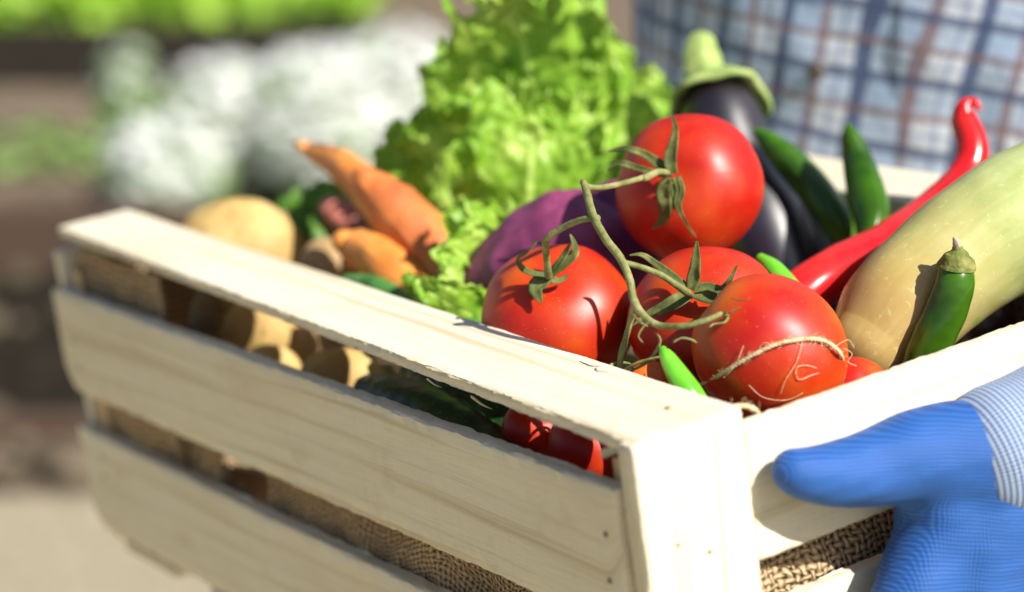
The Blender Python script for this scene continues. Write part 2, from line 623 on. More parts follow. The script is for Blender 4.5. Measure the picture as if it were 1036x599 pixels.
def disc_nail(p, nrm, r, parent):
    x, y, z = frame(nrm)
    vs, fs, uv = [], [], []
    for k, (rr, hh) in enumerate(((1, 0), (.95, .0005), (.5, .0008), (.01, .0009))):
        for i in range(10):
            a = i * math.pi / 5
            vs.append(V(p) + (x * math.cos(a) + y * math.sin(a)) * r * rr + z * hh)
            uv.append((0, 0))
    for k in range(3):
        for i in range(10):
            fs.append((k * 10 + i, k * 10 + (i + 1) % 10, (k + 1) * 10 + (i + 1) % 10, (k + 1) * 10 + i))
    mk('nail', (vs, fs, uv), M_NAIL, parent)


for (u, v) in ((686, 551), (718, 558)):
    disc_nail(on_plane(u, v, 1, -.0092), (0, -1, 0), .0009, crate)
disc_nail(on_plane(676, 413, 2, .0012), (0, 0, 1), .0011, crate)
for (u, v) in ((613, 541), (617, 588), (75, 345), (80, 372), (104, 463), (106, 482)):
    disc_nail(on_plane(u, v, 0, -.0072), (-1, 0, 0), .0012, crate)


# splinters hanging off the raw lower edge of the near top rail
def splinter(u0, v0, u1, v1, X, w):
    a, b = on_plane(u0, v0, 0, X), on_plane(u1, v1, 0, X + .004)
    return tube([a, a.lerp(b, .5) + V((0, 0, -.0006)), b], [w, w * .8, w * .15], n=12, ns=8, flat=.5)


mk('splinter', splinter(478, 402, 498, 414, .001, .0011), M_WOOD, crate)
mk('splinter', splinter(535, 413, 556, 424, .001, .0012), M_WOOD, crate)
mk('splinter', splinter(512, 405, 528, 419, .002, .0009), M_WOOD, crate)
mk('splinter', splinter(433, 384, 447, 392, .001, .0008), M_WOOD, crate)
mk('splinter', board(on_plane(608, 465, 0, .004), on_plane(634, 455, 0, .010), (0, 0, .0035), (.003, 0, 0), n=10, bev=.0006), M_WOOD, crate)


# ------------------------------------------------------------------ burlap liner (one sheet folded inside the crate)
def sheet(f, nu, nv, su, sv):
    vs, fs, uv = [], [], []
    for j in range(nv + 1):
        for i in range(nu + 1):
            vs.append(V(f(i / nu, j / nv)))
            uv.append((i / nu * su, j / nv * sv))
    m = nu + 1
    for j in range(nv):
        for i in range(nu):
            fs.append((j * m + i, j * m + i + 1, (j + 1) * m + i + 1, (j + 1) * m + i))
    return vs, fs, uv


def near_wall(a, b):          # along the near long side, behind the boards; leaves bare stretches where vegetables show
    y = Ln - .012 - a * (Ln - .03)
    z = -.168 + b * (.1705 if a < .22 else .096 + .02 * noise.noise(V((a * 9, 1, 2))))
    if .30 < a < .40: z = -.168 + b * .066
    x = .0062 + .004 * noise.noise(V((a * 14, b * 3, 0))) + .003 * noise.noise(V((a * 45, b * 6, 4))) - .005 * math.sin(math.pi * b)
    return (x, y, z)


def end_wall(a, b):
    x = .012 + a * (Wd - .024)
    z = -.168 + b * .115
    y = .020 - .016 * math.exp(-((b - .72) / .25) ** 2) * (1 if a < .35 else max(0, 1 - (a - .35) * 5)) + .003 * noise.noise(V((a * 20, b * 6, 7)))
    return (x, y, z)


def far_wall(a, b):
    return (.0025 + a * (Wd - .012), Ln - .022 + .004 * noise.noise(V((a * 16, b * 4, 9))), -.168 + b * .1625)


def back_wall(a, b):
    return (Wd - .016 + .004 * noise.noise(V((a * 16, b * 4, 19))), .012 + a * (Ln - .03), -.168 + b * .13)


def bottom(a, b):
    return (.01 + a * (Wd - .02), .012 + b * (Ln - .03), -.095 + .018 * noise.noise(V((a * 5, b * 8, 3))))


lin = merge(sheet(near_wall, 220, 26, Ln, .15), sheet(end_wall, 120, 30, Wd, .14), sheet(far_wall, 60, 12, Wd, .14),
            sheet(back_wall, 60, 12, Ln, .13), sheet(bottom, 60, 80, Wd, Ln))
tag(mk('burlap_liner', lin, M_BURLAP), 'coarse brown burlap lining showing through the crate gaps', 'sacking')
# folded edge of the liner by the far corner
fold = tube([on_plane(213, 296, 0, .016), on_plane(206, 318, 0, .014), on_plane(205, 345, 0, .013)], [.006, .0075, .007], n=20, ns=16, namp=.001, nfreq=200)

# ------------------------------------------------------------------ tomatoes
TOM = {}


def tomato(key, u, v, d, rpx, axis_cam, label, flat=.86, seed=1, rx=1.0):
    c = at(u, v, d) if d > .5 else on_plane(u, v, 0, d)
    r = px(rpx, d if d > .5 else .92)
    ax = cdir(*axis_cam)
    rt = empty('tomato', c - V((0, 0, r * .9)))
    tag(rt, label, 'tomato', 'ripe red tomatoes')
    mk('fruit', blob(c, ax, (r * rx, r, r * flat), lobes=5, lamp=.022, dent=.10, seed=seed, nu=72, nv=48, namp=r * .03, nfreq=28), M_TOM_O if key in 'DF' else (M_TOM_M if key in 'AC' else M_TOM), rt)
    TOM[key] = (c, r, ax, rt)
    return rt


tomato('A', 565, 322, 1.032, 79, (-.16, .60, .78), 'ripe red tomato nearest the pale top plank, left end of the vine', .88, 1)
tomato('B', 697, 190, 1.06, 75.5, (-.25, .12, .96), 'large red tomato at the top of the vine under the aubergine', .90, 2)
tomato('C', 714, 325, 1.00, 79, (-.2, .40, .89), 'red tomato in the middle of the vine, half hidden behind the twine tied one', .86, 3)
tomato('D', 778, 356, .945, 75, (-.62, .55, -.1), 'orange red tomato with jute twine across it beside the crate end', 1.1, 4, 1.0)
tomato('E', 868, 396, .958, 36, (.3, .5, .5), 'red tomato sliver between the twine tied tomato and the squash', .9, 5)
tomato('F', 655, 392, .965, 30, (.1, .5, .6), 'small orange red tomato beside the lone bright green chilli tip', .9, 6)
tomato('G', 600, 452, .046, 48, (.1, .3, .4), 'bright red tomato in the slot under the top plank', .9, 8)
tomato('H', 540, 436, .043, 36, (.1, .3, .4), 'dark shaded red tomato in the slot under the top plank beside the cucumber', .9, 9)


# sepals: ribbons following photo-traced centre lines laid over the fruit
def ribbon(P, wid, away, fold=.25, n=26, m=6, thick=.0004):
    sm = spline([tuple(p) + (w,) for p, w in zip(P, wid)], n)
    C = [V(s[:3]) for s in sm]
    wd = [max(s[3], .00015) for s in sm]
    vs, fs, uv = [], [], []
    for i in range(n):
        t = (C[min(i + 1, n - 1)] - C[max(i - 1, 0)]).normalized()
        out = (C[i] - away).normalized()
        s = t.cross(out).normalized()
        nn = s.cross(t)
        for side in (0, 1):
            for k in range(m + 1):
                q = k / m * 2 - 1
                p = C[i] + s * q * wd[i] + nn * (fold * wd[i] * (abs(q) - .4) + .12 * wd[i] * math.sin(i * .55 + q * 2) * abs(q)) - nn * thick * side
                vs.append(p); uv.append((q, i / n))
    mm = 2 * (m + 1)
    for i in range(n - 1):
        for k in range(m):
            a = i * mm + k
            fs.append((a, a + 1, a + 1 + mm, a + mm))
            b = a + m + 1
            fs.append((b + 1, b, b + mm, b + 1 + mm))
        a = i * mm
        fs.append((a + m + 1, a, a + mm, a + mm + m + 1))
        fs.append((a + m, a + 2 * m + 1, a + mm + 2 * m + 1, a + mm + m))
    return vs, fs, uv


def calyx(key, curves):
    c, r, ax, rt = TOM[key]
    gs = []
    for cv in curves:
        P, wd = [], []
        for (u, v, lift, w) in cv:
            p = on_ball(u, v, c, r * .93 + lift)
            P.append(p); wd.append(px(w * .9, 1.0))
        gs.append(ribbon(P, wd, c))
    mk('calyx', merge(*gs), M_SEPAL, rt)


calyx('A', [
    [(553, 279, .002, 5), (541, 277, .004, 4), (529, 272, .006, 3.5), (524, 262, .010, 3), (533, 255, .014, 2), (544, 243, .018, 1)],
    [(554, 277, .002, 5), (549, 284, .003, 10), (542, 291, .003, 9), (545, 301, .003, 5), (548, 306, .004, 1)],
    [(556, 277, .002, 4), (564, 268, .006, 4.5), (572, 256, .011, 3.5), (576, 248, .015, 2)],
    [(557, 278, .002, 4), (569, 268, .006, 6), (580, 258, .010, 6), (581, 248, .014, 4), (577, 237, .018, 1)],
    [(556, 280, .002, 4), (562, 284, .002, 4), (570, 282, .002, 3), (575, 278, .003, 1)]])
calyx('B', [
    [(681, 176, .004, 6), (678, 163, .006, 8), (681, 146, .009, 6.5), (683, 130, .014, 3.5), (679, 113, .020, 1)],
    [(676, 173, .004, 6), (664, 164, .005, 6), (650, 155, .007, 4.5), (632, 150, .011, 3.5), (616, 153, .013, 1)],
    [(674, 176, .004, 5), (660, 174, .006, 4), (645, 170, .008, 4), (626, 165, .011, 3.5), (614, 172, .013, 1)],
    [(678, 180, .004, 6), (671, 192, .003, 9), (673, 206, .003, 8), (672, 220, .002, 6), (660, 232, .003, 1)],
    [(682, 180, .004, 6), (684, 192, .003, 7), (683, 204, .003, 4), (681, 212, .003, 1)],
    [(684, 179, .004, 5), (688, 192, .003, 6), (686, 208, .003, 4.5), (692, 222, .003, 2), (704, 240, .004, .8)]])
calyx('C', [
    [(699, 293, .003, 6), (702, 280, .006, 7.5), (704, 264, .011, 5.5), (705, 244, .017, 1.5)],
    [(698, 296, .003, 7), (686, 304, .004, 9), (672, 311, .005, 7), (655, 318, .006, 4), (640, 330, .009, 1)],
    [(703, 296, .003, 7), (718, 300, .004, 8), (735, 300, .006, 6), (748, 297, .010, 5), (757, 283, .016, 1)],
    [(702, 292, .003, 6), (716, 290, .005, 5), (730, 293, .008, 5), (738, 284, .013, 3), (746, 268, .018, 1)],
    [(696, 292, .003, 4), (682, 281, .006, 5), (665, 268, .009, 4), (650, 258, .013, 3), (637, 258, .016, 1)]])

# ------------------------------------------------------------------ the vine
cA, rA = TOM['A'][:2]; cB, rB = TOM['B'][:2]; cC, rC = TOM['C'][:2]


def vt(pts, r):
    P = [at(u, v, d) for u, v, d, _ in pts]
    return tube(P, [px(w, d) * .36 for u, v, d, w in pts], n=14 * len(pts), ns=14, namp=.00012, nfreq=300, seed=r)


vine = merge(
    vt([(590, 184, .985, 9), (594, 196, .978, 11), (600, 218, .965, 12), (613, 242, .955, 12), (628, 262, .948, 12), (637, 283, .943, 11), (641, 303, .940, 12), (650, 318, .936, 11), (666, 329, .932, 10), (690, 330, .925, 9), (712, 325, .922, 9), (729, 318, .922, 8)], 1),
    vt([(592, 189, .983, 10), (606, 190, .988, 9), (628, 186, 1.0, 8.5), (650, 180, 1.01, 9), (653, 180, 1.01, 11), (666, 174, 1.018, 10), (678, 176, 1.03, 9)], 2),
    vt([(604, 221, .964, 11), (590, 222, .968, 9), (572, 229, .975, 9.5), (556, 239, .98, 10), (552, 246, .985, 10.5), (553, 262, .992, 10), (555, 279, 1.0, 12)], 3),
    vt([(632, 266, .947, 9), (648, 270, .948, 8.5), (668, 278, .95, 9), (682, 287, .953, 9.5), (695, 296, .96, 11), (699, 299, .97, 8)], 4),
    vt([(642, 309, .940, 10), (638, 325, .944, 9), (633, 343, .946, 8.5), (631, 350, .947, 10), (628, 362, .948, 9), (627, 378, .950, 8)], 5),
    # tip curls and dried stipules
    vt([(729, 318, .922, 6), (736, 320, .923, 5), (733, 326, .92, 4), (722, 328, .92, 3), (718, 331, .918, 2)], 6),
    vt([(729, 318, .922, 5), (738, 316, .92, 3), (748, 311, .918, 1.5)], 7),
    vt([(664, 337, .935, 2), (668, 345, .936, 4), (662, 358, .938, 5), (652, 368, .94, 5), (641, 374, .944, 3)], 8),
    vt([(668, 361, .936, 3), (655, 364, .938, 4), (640, 370, .942, 5), (630, 376, .946, 5)], 9),
    vt([(640, 318, .93, 2), (648, 326, .924, 4), (655, 330, .924, 2)], 10),
    vt([(656, 326, .92, 1.5), (650, 332, .92, 2), (646, 340, .92, 2), (650, 346, .92, 1)], 11),
    vt([(682, 346, .92, 1.5), (690, 342, .92, 3), (700, 344, .92, 3), (705, 347, .92, 1.5)], 12),
    vt([(741, 302, .92, 1.5), (748, 304, .915, 2.5), (757, 303, .91, 1.5)], 13))
ring_pts = []
for k in range(15):
    a = k / 14 * 2 * math.pi * .93
    ring_pts.append((628 + 12 * math.cos(a), 373 + 6 * math.sin(a), .947 - .004 * math.sin(a), 5))
vine = merge(vine, vt(ring_pts, 14))
# fine hairs on the stems
hair = []
rh = random.Random(3)
base_v = vine[0]
for k in range(260):
    i = rh.randrange(len(base_v) - 40)
    p = V(base_v[i])
    d = V((rh.uniform(-1, 1), rh.uniform(-1, 1), rh.uniform(-1, 1))).normalized()
    q = p + d * rh.uniform(.0008, .0018)
    s = d.cross(V((.3, .5, .8))).normalized() * .00009
    hair.append(([p - s, p + s, q], [(0, 1, 2)], [(0, 0)] * 3))
tag(mk('tomato_vine', merge(vine, *hair), M_VINE), 'branching green tomato stem with hairy stalks draped over the tomatoes', 'stem')

# ------------------------------------------------------------------ twine across tomato D
cD, rD = TOM['D'][:2]


def strand(pts, w, fuzz, seed):
    P = spline([tuple(p) for p in pts], 140)
    P = [V(p) for p in P]
    gs = []
    rr = random.Random(seed)
    for ph in (0, 2.09, 4.19):
        Q = []
        L = 0
        for i, p in enumerate(P):
            if i: L += (P[i] - P[i - 1]).length
            t = (P[min(i + 1, len(P) - 1)] - P[max(i - 1, 0)]).normalized()
            x, y, _ = frame(t)
            a = ph + L * 1400
            Q.append(p + (x * math.cos(a) + y * math.sin(a)) * w * .55)
        gs.append(tube(Q, [w * .62] * len(Q), n=len(Q), ns=7))
    for k in range(fuzz):
        i = rr.randrange(len(P))
        p = P[i]
        d = V((rr.uniform(-1, 1), rr.uniform(-1, 1), rr.uniform(-1, 1))).normalized()
        t = (P[min(i + 1, len(P) - 1)] - P[max(i - 1, 0)]).normalized()
        l = rr.uniform(.001, .0042)
        m_ = p + (d + t * rr.uniform(-1.5, 1.5)) * l * .5
        q = m_ + (d * .6 + t * rr.uniform(-1.5, 1.5)) * l * .5
        gs.append(tube([p, m_, q], [.00009, .00008, .00005], n=6, ns=4, round_ends=(False, False)))
    return merge(*gs)


def onD(u, v, l=.0012):
    return on_ball(u, v, cD, rD * 1.0 + l)


tw = merge(
    strand([onD(706, 391, .002), onD(730, 378), onD(760, 360), onD(790, 347), onD(820, 343), onD(838, 347, .002), onD(850, 358, .003), at(853, 372, .94), at(851, 390, .945)], .0008, 240, 1),
    strand([at(722, 418, .885), at(738, 412, .885), at(755, 411, .887), at(766, 417, .89), at(762, 425, .893), at(748, 428, .9)], .0009, 120, 2))
loose = [
    [onD(846, 352), onD(838, 372), onD(820, 380), onD(808, 384), onD(806, 372), onD(818, 370), onD(836, 376)],
    [onD(812, 345), onD(806, 366), onD(795, 384), onD(790, 398)],
    [onD(758, 390), onD(772, 402), onD(795, 405), onD(812, 398)],
    [onD(853, 352), at(862, 358, .93), at(858, 366, .93), at(866, 370, .93)],
    [onD(846, 350), at(858, 344, .93), at(864, 352, .93)],
    [onD(728, 378), onD(745, 366), onD(752, 350)]]
tw = merge(tw, *[tube(l, [.00016] * len(l), n=26, ns=5) for l in loose])
tag(mk('jute_twine', tw, M_TWINE), 'frayed jute twine tied across the orange red tomato', 'twine')

# ------------------------------------------------------------------ lettuce
def leaf(base, mid, tip, half, side=None, ruff=.010, seed=0, n=96, m=96, curl=0.0, tipw=.55):
    """ruffled leaf sheet along base-mid-tip; half = half width"""
    vs, fs, uv = [], [], []
    toc = (CAM - mid).normalized()
    for i in range(n + 1):
        s = i / n
        c = base * (1 - s) ** 2 + mid * 2 * s * (1 - s) + tip * s * s
        t = ((mid - base) * (1 - s) + (tip - mid) * s).normalized()
        sv = side if side is not None else t.cross(toc)
        sv = (sv - t * sv.dot(t)).normalized()
        nn = sv.cross(t)
        if nn.dot(toc) < 0: nn = -nn
        w = half * (math.sin(math.pi * min(1, .12 + .62 * s)) ** .8) * (1 - max(0, (s - .75) / .25) ** 2.2 * (1 - tipw))
        for j in range(m + 1):
            q = j / m * 2 - 1
            e = max(abs(q), .25 + .75 * s ** 3) ** 3.4
            p = c + sv * (q * w) - nn * (curl * q * q * w)
            f1 = nz(p, 70, seed) + .6 * nz(p, 150, seed + 5)
            f2 = nz(p, 70, seed + 11)
            f3 = nz(p, 70, seed + 21)
            p = p + nn * (ruff * 2.1 * e * f1) + sv * (ruff * 1.3 * e * f2) + t * (ruff * 1.5 * e * f3)
            p += nn * (.0030 * nz(p, 95, seed + 2) + .011 * nz(p, 24, seed + 8) + .0018 * nz(p, 210, seed + 4) * (.4 + e) + .0032 * e * nz(p, 270, seed + 6))
            p += sv * (.0028 * e * nz(p, 250, seed + 31)) + t * (.0028 * e * nz(p, 250, seed + 41))
            vs.append(p); uv.append((q, s))
    mm = m + 1
    for i in range(n):
        for j in range(m):
            fs.append((i * mm + j, i * mm + j + 1, (i + 1) * mm + j + 1, (i + 1) * mm + j))
    return vs, fs, uv


LV = [  # base, mid, tip (u, v, depth), half width px, ruffle, curl
    ((535, 310, 1.24), (532, 185, 1.12), (545, 92, 1.17), 78, .011, .25),
    ((545, 215, 1.25), (540, 60, 1.26), (520, 14, 1.14), 78, .011, .3),
    ((490, 290, 1.24), (445, 190, 1.22), (430, 112, 1.22), 34, .010, .3),
    ((580, 270, 1.24), (618, 160, 1.19), (622, 62, 1.24), 48, .011, .3),
    ((500, 300, 1.20), (470, 250, 1.13), (432, 222, 1.14), 42, .010, .3),
    ((505, 320, 1.16), (470, 300, 1.10), (436, 272, 1.12), 28, .009, .3),
    ((500, 330, 1.15), (465, 318, 1.11), (425, 296, 1.12), 24, .009, .3),
    ((490, 200, 1.27), (478, 100, 1.27), (468, 42, 1.25), 28, .010, .3),
    ((490, 190, 1.27), (456, 120, 1.26), (440, 66, 1.25), 26, .009, .3),
    ((575, 180, 1.27), (590, 90, 1.25), (590, 36, 1.25), 52, .011, .3),
    ((530, 320, 1.22), (505, 260, 1.13), (478, 212, 1.12), 44, .010, .3),
    ((560, 300, 1.20), (575, 240, 1.15), (590, 185, 1.16), 44, .010, .3),
    ((540, 240, 1.27), (500, 120, 1.22), (480, 92, 1.18), 46, .010, .3),
    ((560, 240, 1.27), (575, 130, 1.20), (580, 98, 1.17), 44, .010, .3),
    ((530, 300, 1.30), (530, 180, 1.31), (525, 70, 1.31), 68, .010, .1),
    ((560, 300, 1.31), (580, 180, 1.32), (585, 70, 1.32), 80, .010, .1),
    ((500, 300, 1.28), (465, 220, 1.28), (450, 150, 1.28), 40, .010, .1),
    ((430, 300, 1.28), (405, 190, 1.29), (396, 122, 1.29), 22, .007, .2),
    ((400, 290, 1.27), (412, 220, 1.27), (416, 168, 1.26), 24, .007, .2),
    ((640, 170, 1.34), (652, 110, 1.33), (657, 72, 1.33), 32, .007, .2),
    ((525, 350, 1.12), (495, 335, 1.09), (450, 312, 1.10), 22, .008, .3),
    ((510, 300, 1.17), (478, 262, 1.10), (446, 240, 1.11), 40, .009, .3),
    ((505, 320, 1.15), (470, 290, 1.09), (424, 270, 1.11), 34, .009, .3),
    ((510, 335, 1.13), (475, 318, 1.08), (432, 300, 1.09), 30, .009, .3),
    ((520, 290, 1.19), (498, 240, 1.13), (470, 205, 1.14), 36, .009, .3),
]
LG = []
for k, (b, mdl, t, hw, rf, cu) in enumerate(LV):
    dz = .05 if k < 17 and k not in (5, 6) else 0
    b, mdl, t = [(q[0], q[1], q[2] + dz) for q in (b, mdl, t)]
    LG.append(leaf(at(*b), at(*mdl), at(*t), px(hw, mdl[2]), ruff=rf, seed=k * 1.7 + 1, curl=cu))
tag(mk('lettuce', merge(*LG), M_LETT), 'bright green curly lettuce rising behind the tomatoes', 'lettuce')
HG = []
for k, (b, mdl, t, hw) in enumerate([((345, 250, 1.33), (335, 215, 1.33), (328, 180, 1.33), 22), ((300, 240, 1.36), (296, 222, 1.36), (288, 205, 1.36), 16),
                                     ((330, 245, 1.31), (318, 225, 1.31), (300, 214, 1.32), 14), ((365, 250, 1.33), (360, 220, 1.34), (350, 196, 1.34), 22)]):
    HG.append(leaf(at(*b), at(*mdl), at(*t), px(hw, 1.3), ruff=.006, seed=40 + k, n=30, m=30, curl=.2))
tag(mk('herb_sprig', merge(*HG), M_LETT2), 'dark green leafy sprig between the big potato and the carrots', 'herb')

# ------------------------------------------------------------------ roots, aubergines, peppers, squash
def thing(name, geo, mat, label, cat, group=None):
    return tag(mk(name, geo, mat), label, cat, group)


def bodyT(pts, n=44, ns=28, **kw):
    return tube([at(u, v, d) for u, v, d, r in pts], [px(r, d) for u, v, d, r in pts], n=n, ns=ns, **kw)


def root(name, loc):
    return empty(name, loc)


# carrots
r = root('carrot', at(370, 230, 1.24)); tag(r, 'slim orange carrot pointing its thin tip up and left', 'carrot', 'orange carrots')
mk('root', bodyT([(303, 147, 1.30, 3), (318, 153, 1.30, 10), (345, 168, 1.275, 16), (375, 195, 1.245, 20), (405, 235, 1.22, 23)], namp=.0012, nfreq=90, seed=2), M_CAR, r)
mk('root_tip', bodyT([(295, 143, 1.301, .9), (300, 145.5, 1.301, 2.6), (306, 148, 1.301, 4.4)], n=10, ns=10), plain('dry_root_tip', (.10, .04, .02)), r)
thing('carrot', bodyT([(368, 180, 1.195, 13), (380, 192, 1.19, 20), (402, 215, 1.185, 28), (428, 243, 1.18, 31), (455, 278, 1.17, 28)], namp=.0015, nfreq=80, seed=5), M_CAR2,
      'thick rusty orange carrot lying against the lettuce', 'carrot', 'orange carrots')
thing('carrot', bodyT([(347, 244, 1.19, 12), (360, 250, 1.19, 20), (385, 264, 1.175, 24), (415, 292, 1.16, 22), (440, 320, 1.15, 18)], namp=.0012, nfreq=80, seed=8), M_CAR,
      'lowest orange carrot resting just above the cucumber behind the plank', 'carrot', 'orange carrots')
thing('sweet_potato', bodyT([(335, 212, 1.31, 14), (352, 224, 1.31, 20), (375, 240, 1.31, 20)], namp=.0015, nfreq=70, seed=11),
      skin('pink_skin', (.42, .12, .09), (.52, .18, .13), (.6, .26, .18), 40, .5, .4), 'pinkish root behind the carrots', 'root vegetable')


def potato(u, v, d, ru, rv, label, rot=0.0, seed=0, rz=None, cam=True, mat=None):
    c = at(u, v, d) if cam else d
    dd = -(RCC @ (c - CAM)).z
    rads = (px(rv, dd), px((rz or (ru + rv) / 2), dd), px(ru, dd))
    ax = cdir(math.cos(rot), math.sin(rot), 0.0)
    thing('potato', blob(c, ax, rads, namp=rads[0] * .08, nfreq=30, seed=seed, nu=48, nv=32), mat or M_POT, label, 'potato', 'yellow potatoes')


potato(243, 256, 1.295, 66, 47, 'big yellow potato sitting above the plank near the far corner', -.15, 1)
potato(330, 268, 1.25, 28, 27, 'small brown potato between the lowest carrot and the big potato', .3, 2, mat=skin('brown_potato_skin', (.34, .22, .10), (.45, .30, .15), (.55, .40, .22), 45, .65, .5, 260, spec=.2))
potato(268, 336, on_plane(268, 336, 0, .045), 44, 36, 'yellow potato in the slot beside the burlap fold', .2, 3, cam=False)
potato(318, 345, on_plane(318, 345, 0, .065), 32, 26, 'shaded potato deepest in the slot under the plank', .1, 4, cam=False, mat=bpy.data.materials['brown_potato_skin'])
potato(348, 388, on_plane(348, 388, 0, .034), 46, 26, 'yellow potato in the slot touching the dark cucumber', -.1, 5, cam=False)
potato(276, 372, on_plane(276, 372, 0, .028), 30, 17, 'low potato just above the middle board', -.25, 6, cam=False)
potato(245, 484, on_plane(245, 484, 0, .030), 34, 28, 'dull pinkish potato behind the gap above the lowest board', -.3, 7, cam=False, mat=skin('dusty_potato_skin', (.28, .17, .12), (.36, .23, .16), (.45, .30, .21), 50, .7, .5, 260, spec=.15, spots=(90, .18, (.1, .05, .03), .8)))
# cucumbers
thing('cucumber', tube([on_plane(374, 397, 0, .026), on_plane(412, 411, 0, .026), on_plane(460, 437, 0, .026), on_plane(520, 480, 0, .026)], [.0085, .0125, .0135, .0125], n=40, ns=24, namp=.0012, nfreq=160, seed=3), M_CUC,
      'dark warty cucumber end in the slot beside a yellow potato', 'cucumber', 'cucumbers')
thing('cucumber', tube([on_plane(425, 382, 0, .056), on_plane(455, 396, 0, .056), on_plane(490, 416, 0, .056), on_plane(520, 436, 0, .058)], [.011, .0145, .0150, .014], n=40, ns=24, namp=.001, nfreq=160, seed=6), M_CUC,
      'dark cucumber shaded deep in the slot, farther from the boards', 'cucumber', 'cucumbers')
thing('cucumber', bodyT([(352, 286, 1.165, 8), (372, 291, 1.155, 13), (400, 303, 1.14, 15), (440, 325, 1.12, 14)], namp=.0008, nfreq=150, seed=9), M_CUC2,
      'green cucumber tip peeping over the plank below the carrot', 'cucumber', 'cucumbers')
thing('cucumber', bodyT([(418, 313, 1.13, 9), (440, 319, 1.12, 14), (470, 333, 1.10, 15), (510, 355, 1.08, 13)], namp=.0008, nfreq=150, seed=12), M_CUC2,
      'green cucumber peeping over the plank under the lettuce frill', 'cucumber', 'cucumbers')

# purple cabbage: body with overlapping outer leaves
cp = at(572, 276, 1.115)
rt = root('purple_cabbage', cp - V((0, 0, .05)))
tag(rt, 'matte purple cabbage tucked between the lettuce and the vine tomatoes', 'cabbage')
mk('head', blob(cp, cdir(.83, .5, .15), (px(72, 1.115), px(78, 1.115), px(104, 1.115)), namp=.006, nfreq=34, seed=4), M_PURP, rt)
mk('outer_leaf', blob(at(612, 246, 1.125), cdir(.9, .35, .1), (px(52, 1.125), px(58, 1.125), px(78, 1.125)), namp=.006, nfreq=38, seed=6), M_PURP, rt)

# aubergine
rt = root('aubergine', at(775, 285, 1.14))
tag(rt, 'dark purple aubergine with pale green cap standing up behind the top tomato', 'aubergine', 'aubergines')
mk('body', bodyT([(726, 98, 1.235, 30), (728, 118, 1.225, 41), (743, 170, 1.215, 46), (770, 230, 1.20, 49), (797, 290, 1.185, 42)], n=50, ns=40), M_EGG, rt)
mk('stalk', bodyT([(709, 46, 1.25, 15), (710, 60, 1.248, 18.5), (714, 78, 1.243, 20), (722, 98, 1.235, 20)], n=30, ns=24, namp=.0006, nfreq=160, lobes=(5, .05)), M_EGGCAL, rt)
# cap: flared skirt of five lobes around the shoulder
ax_e = (at(742, 170, 1.20) - at(722, 90, 1.24)).normalized()
x_, y_, z_ = frame(ax_e)
ce = at(722, 88, 1.238)
vs, fs, uv = [], [], []
NT_, NR_ = 80, 18
for side in (0, 1):
    for j in range(NR_ + 1):
        s = j / NR_
        for i in range(NT_):
            th = 2 * math.pi * i / NT_
            lob = .78 + .22 * math.cos(5 * th + 1.1)
            rr = px(17, 1.24) + s * px(38, 1.24) * (.62 + .38 * lob)
            zz = (s ** 1.7) * px(38, 1.24) * (1.06 - .34 * (1 - lob)) + .002 * nz((math.cos(th), math.sin(th), s), 2.2, 3) - .004 * max(0, s - .8) * 5 * (.5 + .5 * math.sin(3 * th))
            p = ce + (x_ * math.cos(th) + y_ * math.sin(th)) * (rr - side * .0018) + z_ * (zz - (1 - side) * .0022 + side * .0005)
            vs.append(p); uv.append((th, s))
st_ = (NR_ + 1) * NT_
for side in (0, 1):
    for j in range(NR_):
        for i in range(NT_):
            a, b = side * st_ + j * NT_ + i, side * st_ + j * NT_ + (i + 1) % NT_
            f = (a, b, b + NT_, a + NT_)
            fs.append(f if side == 0 else tuple(reversed(f)))
for i in range(NT_):
    a, b = NR_ * NT_ + i, NR_ * NT_ + (i + 1) % NT_
    fs.append((a, b, b + st_, a + st_))
mk('cap', (vs, fs, uv), M_EGGCAL, rt)
thing('aubergine', bodyT([(822, 205, 1.26, 26), (838, 240, 1.24, 46), (858, 300, 1.20, 50), (880, 350, 1.17, 40)], n=40, ns=32), M_EGG,  # added body standing in for the dark shaded cavity
      'nearly black aubergine shape added to darken the shaded gap under the two green chillies', 'aubergine', 'aubergines')
thing('aubergine', bodyT([(905, 215, 1.22, 20), (925, 240, 1.20, 38), (960, 280, 1.17, 44), (990, 330, 1.14, 36)], n=40, ns=32), M_EGG,
      'dark aubergine mostly hidden behind the red chilli', 'aubergine', 'aubergines')

# green chillies
thing('green_chilli', bodyT([(765, 133, 1.185, 4), (775, 140, 1.185, 10), (798, 162, 1.18, 16), (825, 192, 1.175, 18), (848, 226, 1.165, 16), (860, 255, 1.165, 11)], n=50, ns=24, lobes=(3, .05)), M_GCH,
      'dark green chilli leaning left beside the aubergine', 'chilli', 'green chillies')
thing('green_chilli', bodyT([(858, 128, 1.15, 4), (861, 138, 1.15, 10), (869, 165, 1.15, 16), (878, 198, 1.14, 20), (883, 225, 1.13, 18), (878, 252, 1.12, 11)], n=50, ns=24, lobes=(3, .05)), M_GCH,
      'upright green chilli just left of the red chilli', 'chilli', 'green chillies')
thing('green_chilli', bodyT([(770, 262, 1.04, 6), (782, 272, 1.035, 10), (796, 288, 1.03, 11), (815, 310, 1.02, 10)], n=30, ns=20), M_GCH2,
      'bright green chilli end peeping out at the right of the middle tomato', 'chilli', 'green chillies')
thing('green_chilli', bodyT([(671, 354, .925, 4.5), (675, 361, .923, 8), (685, 378, .921, 11.5), (700, 402, .918, 14), (715, 430, .918, 13)], n=40, ns=20, lobes=(2, .06)), M_GCH2,
      'bright green chilli tip in front of the tomatoes by the crate corner', 'chilli', 'green chillies')
rt = root('green_chilli', at(920, 390, .97))
tag(rt, 'glossy green chilli with brown stalk end standing against the squash', 'chilli', 'green chillies')
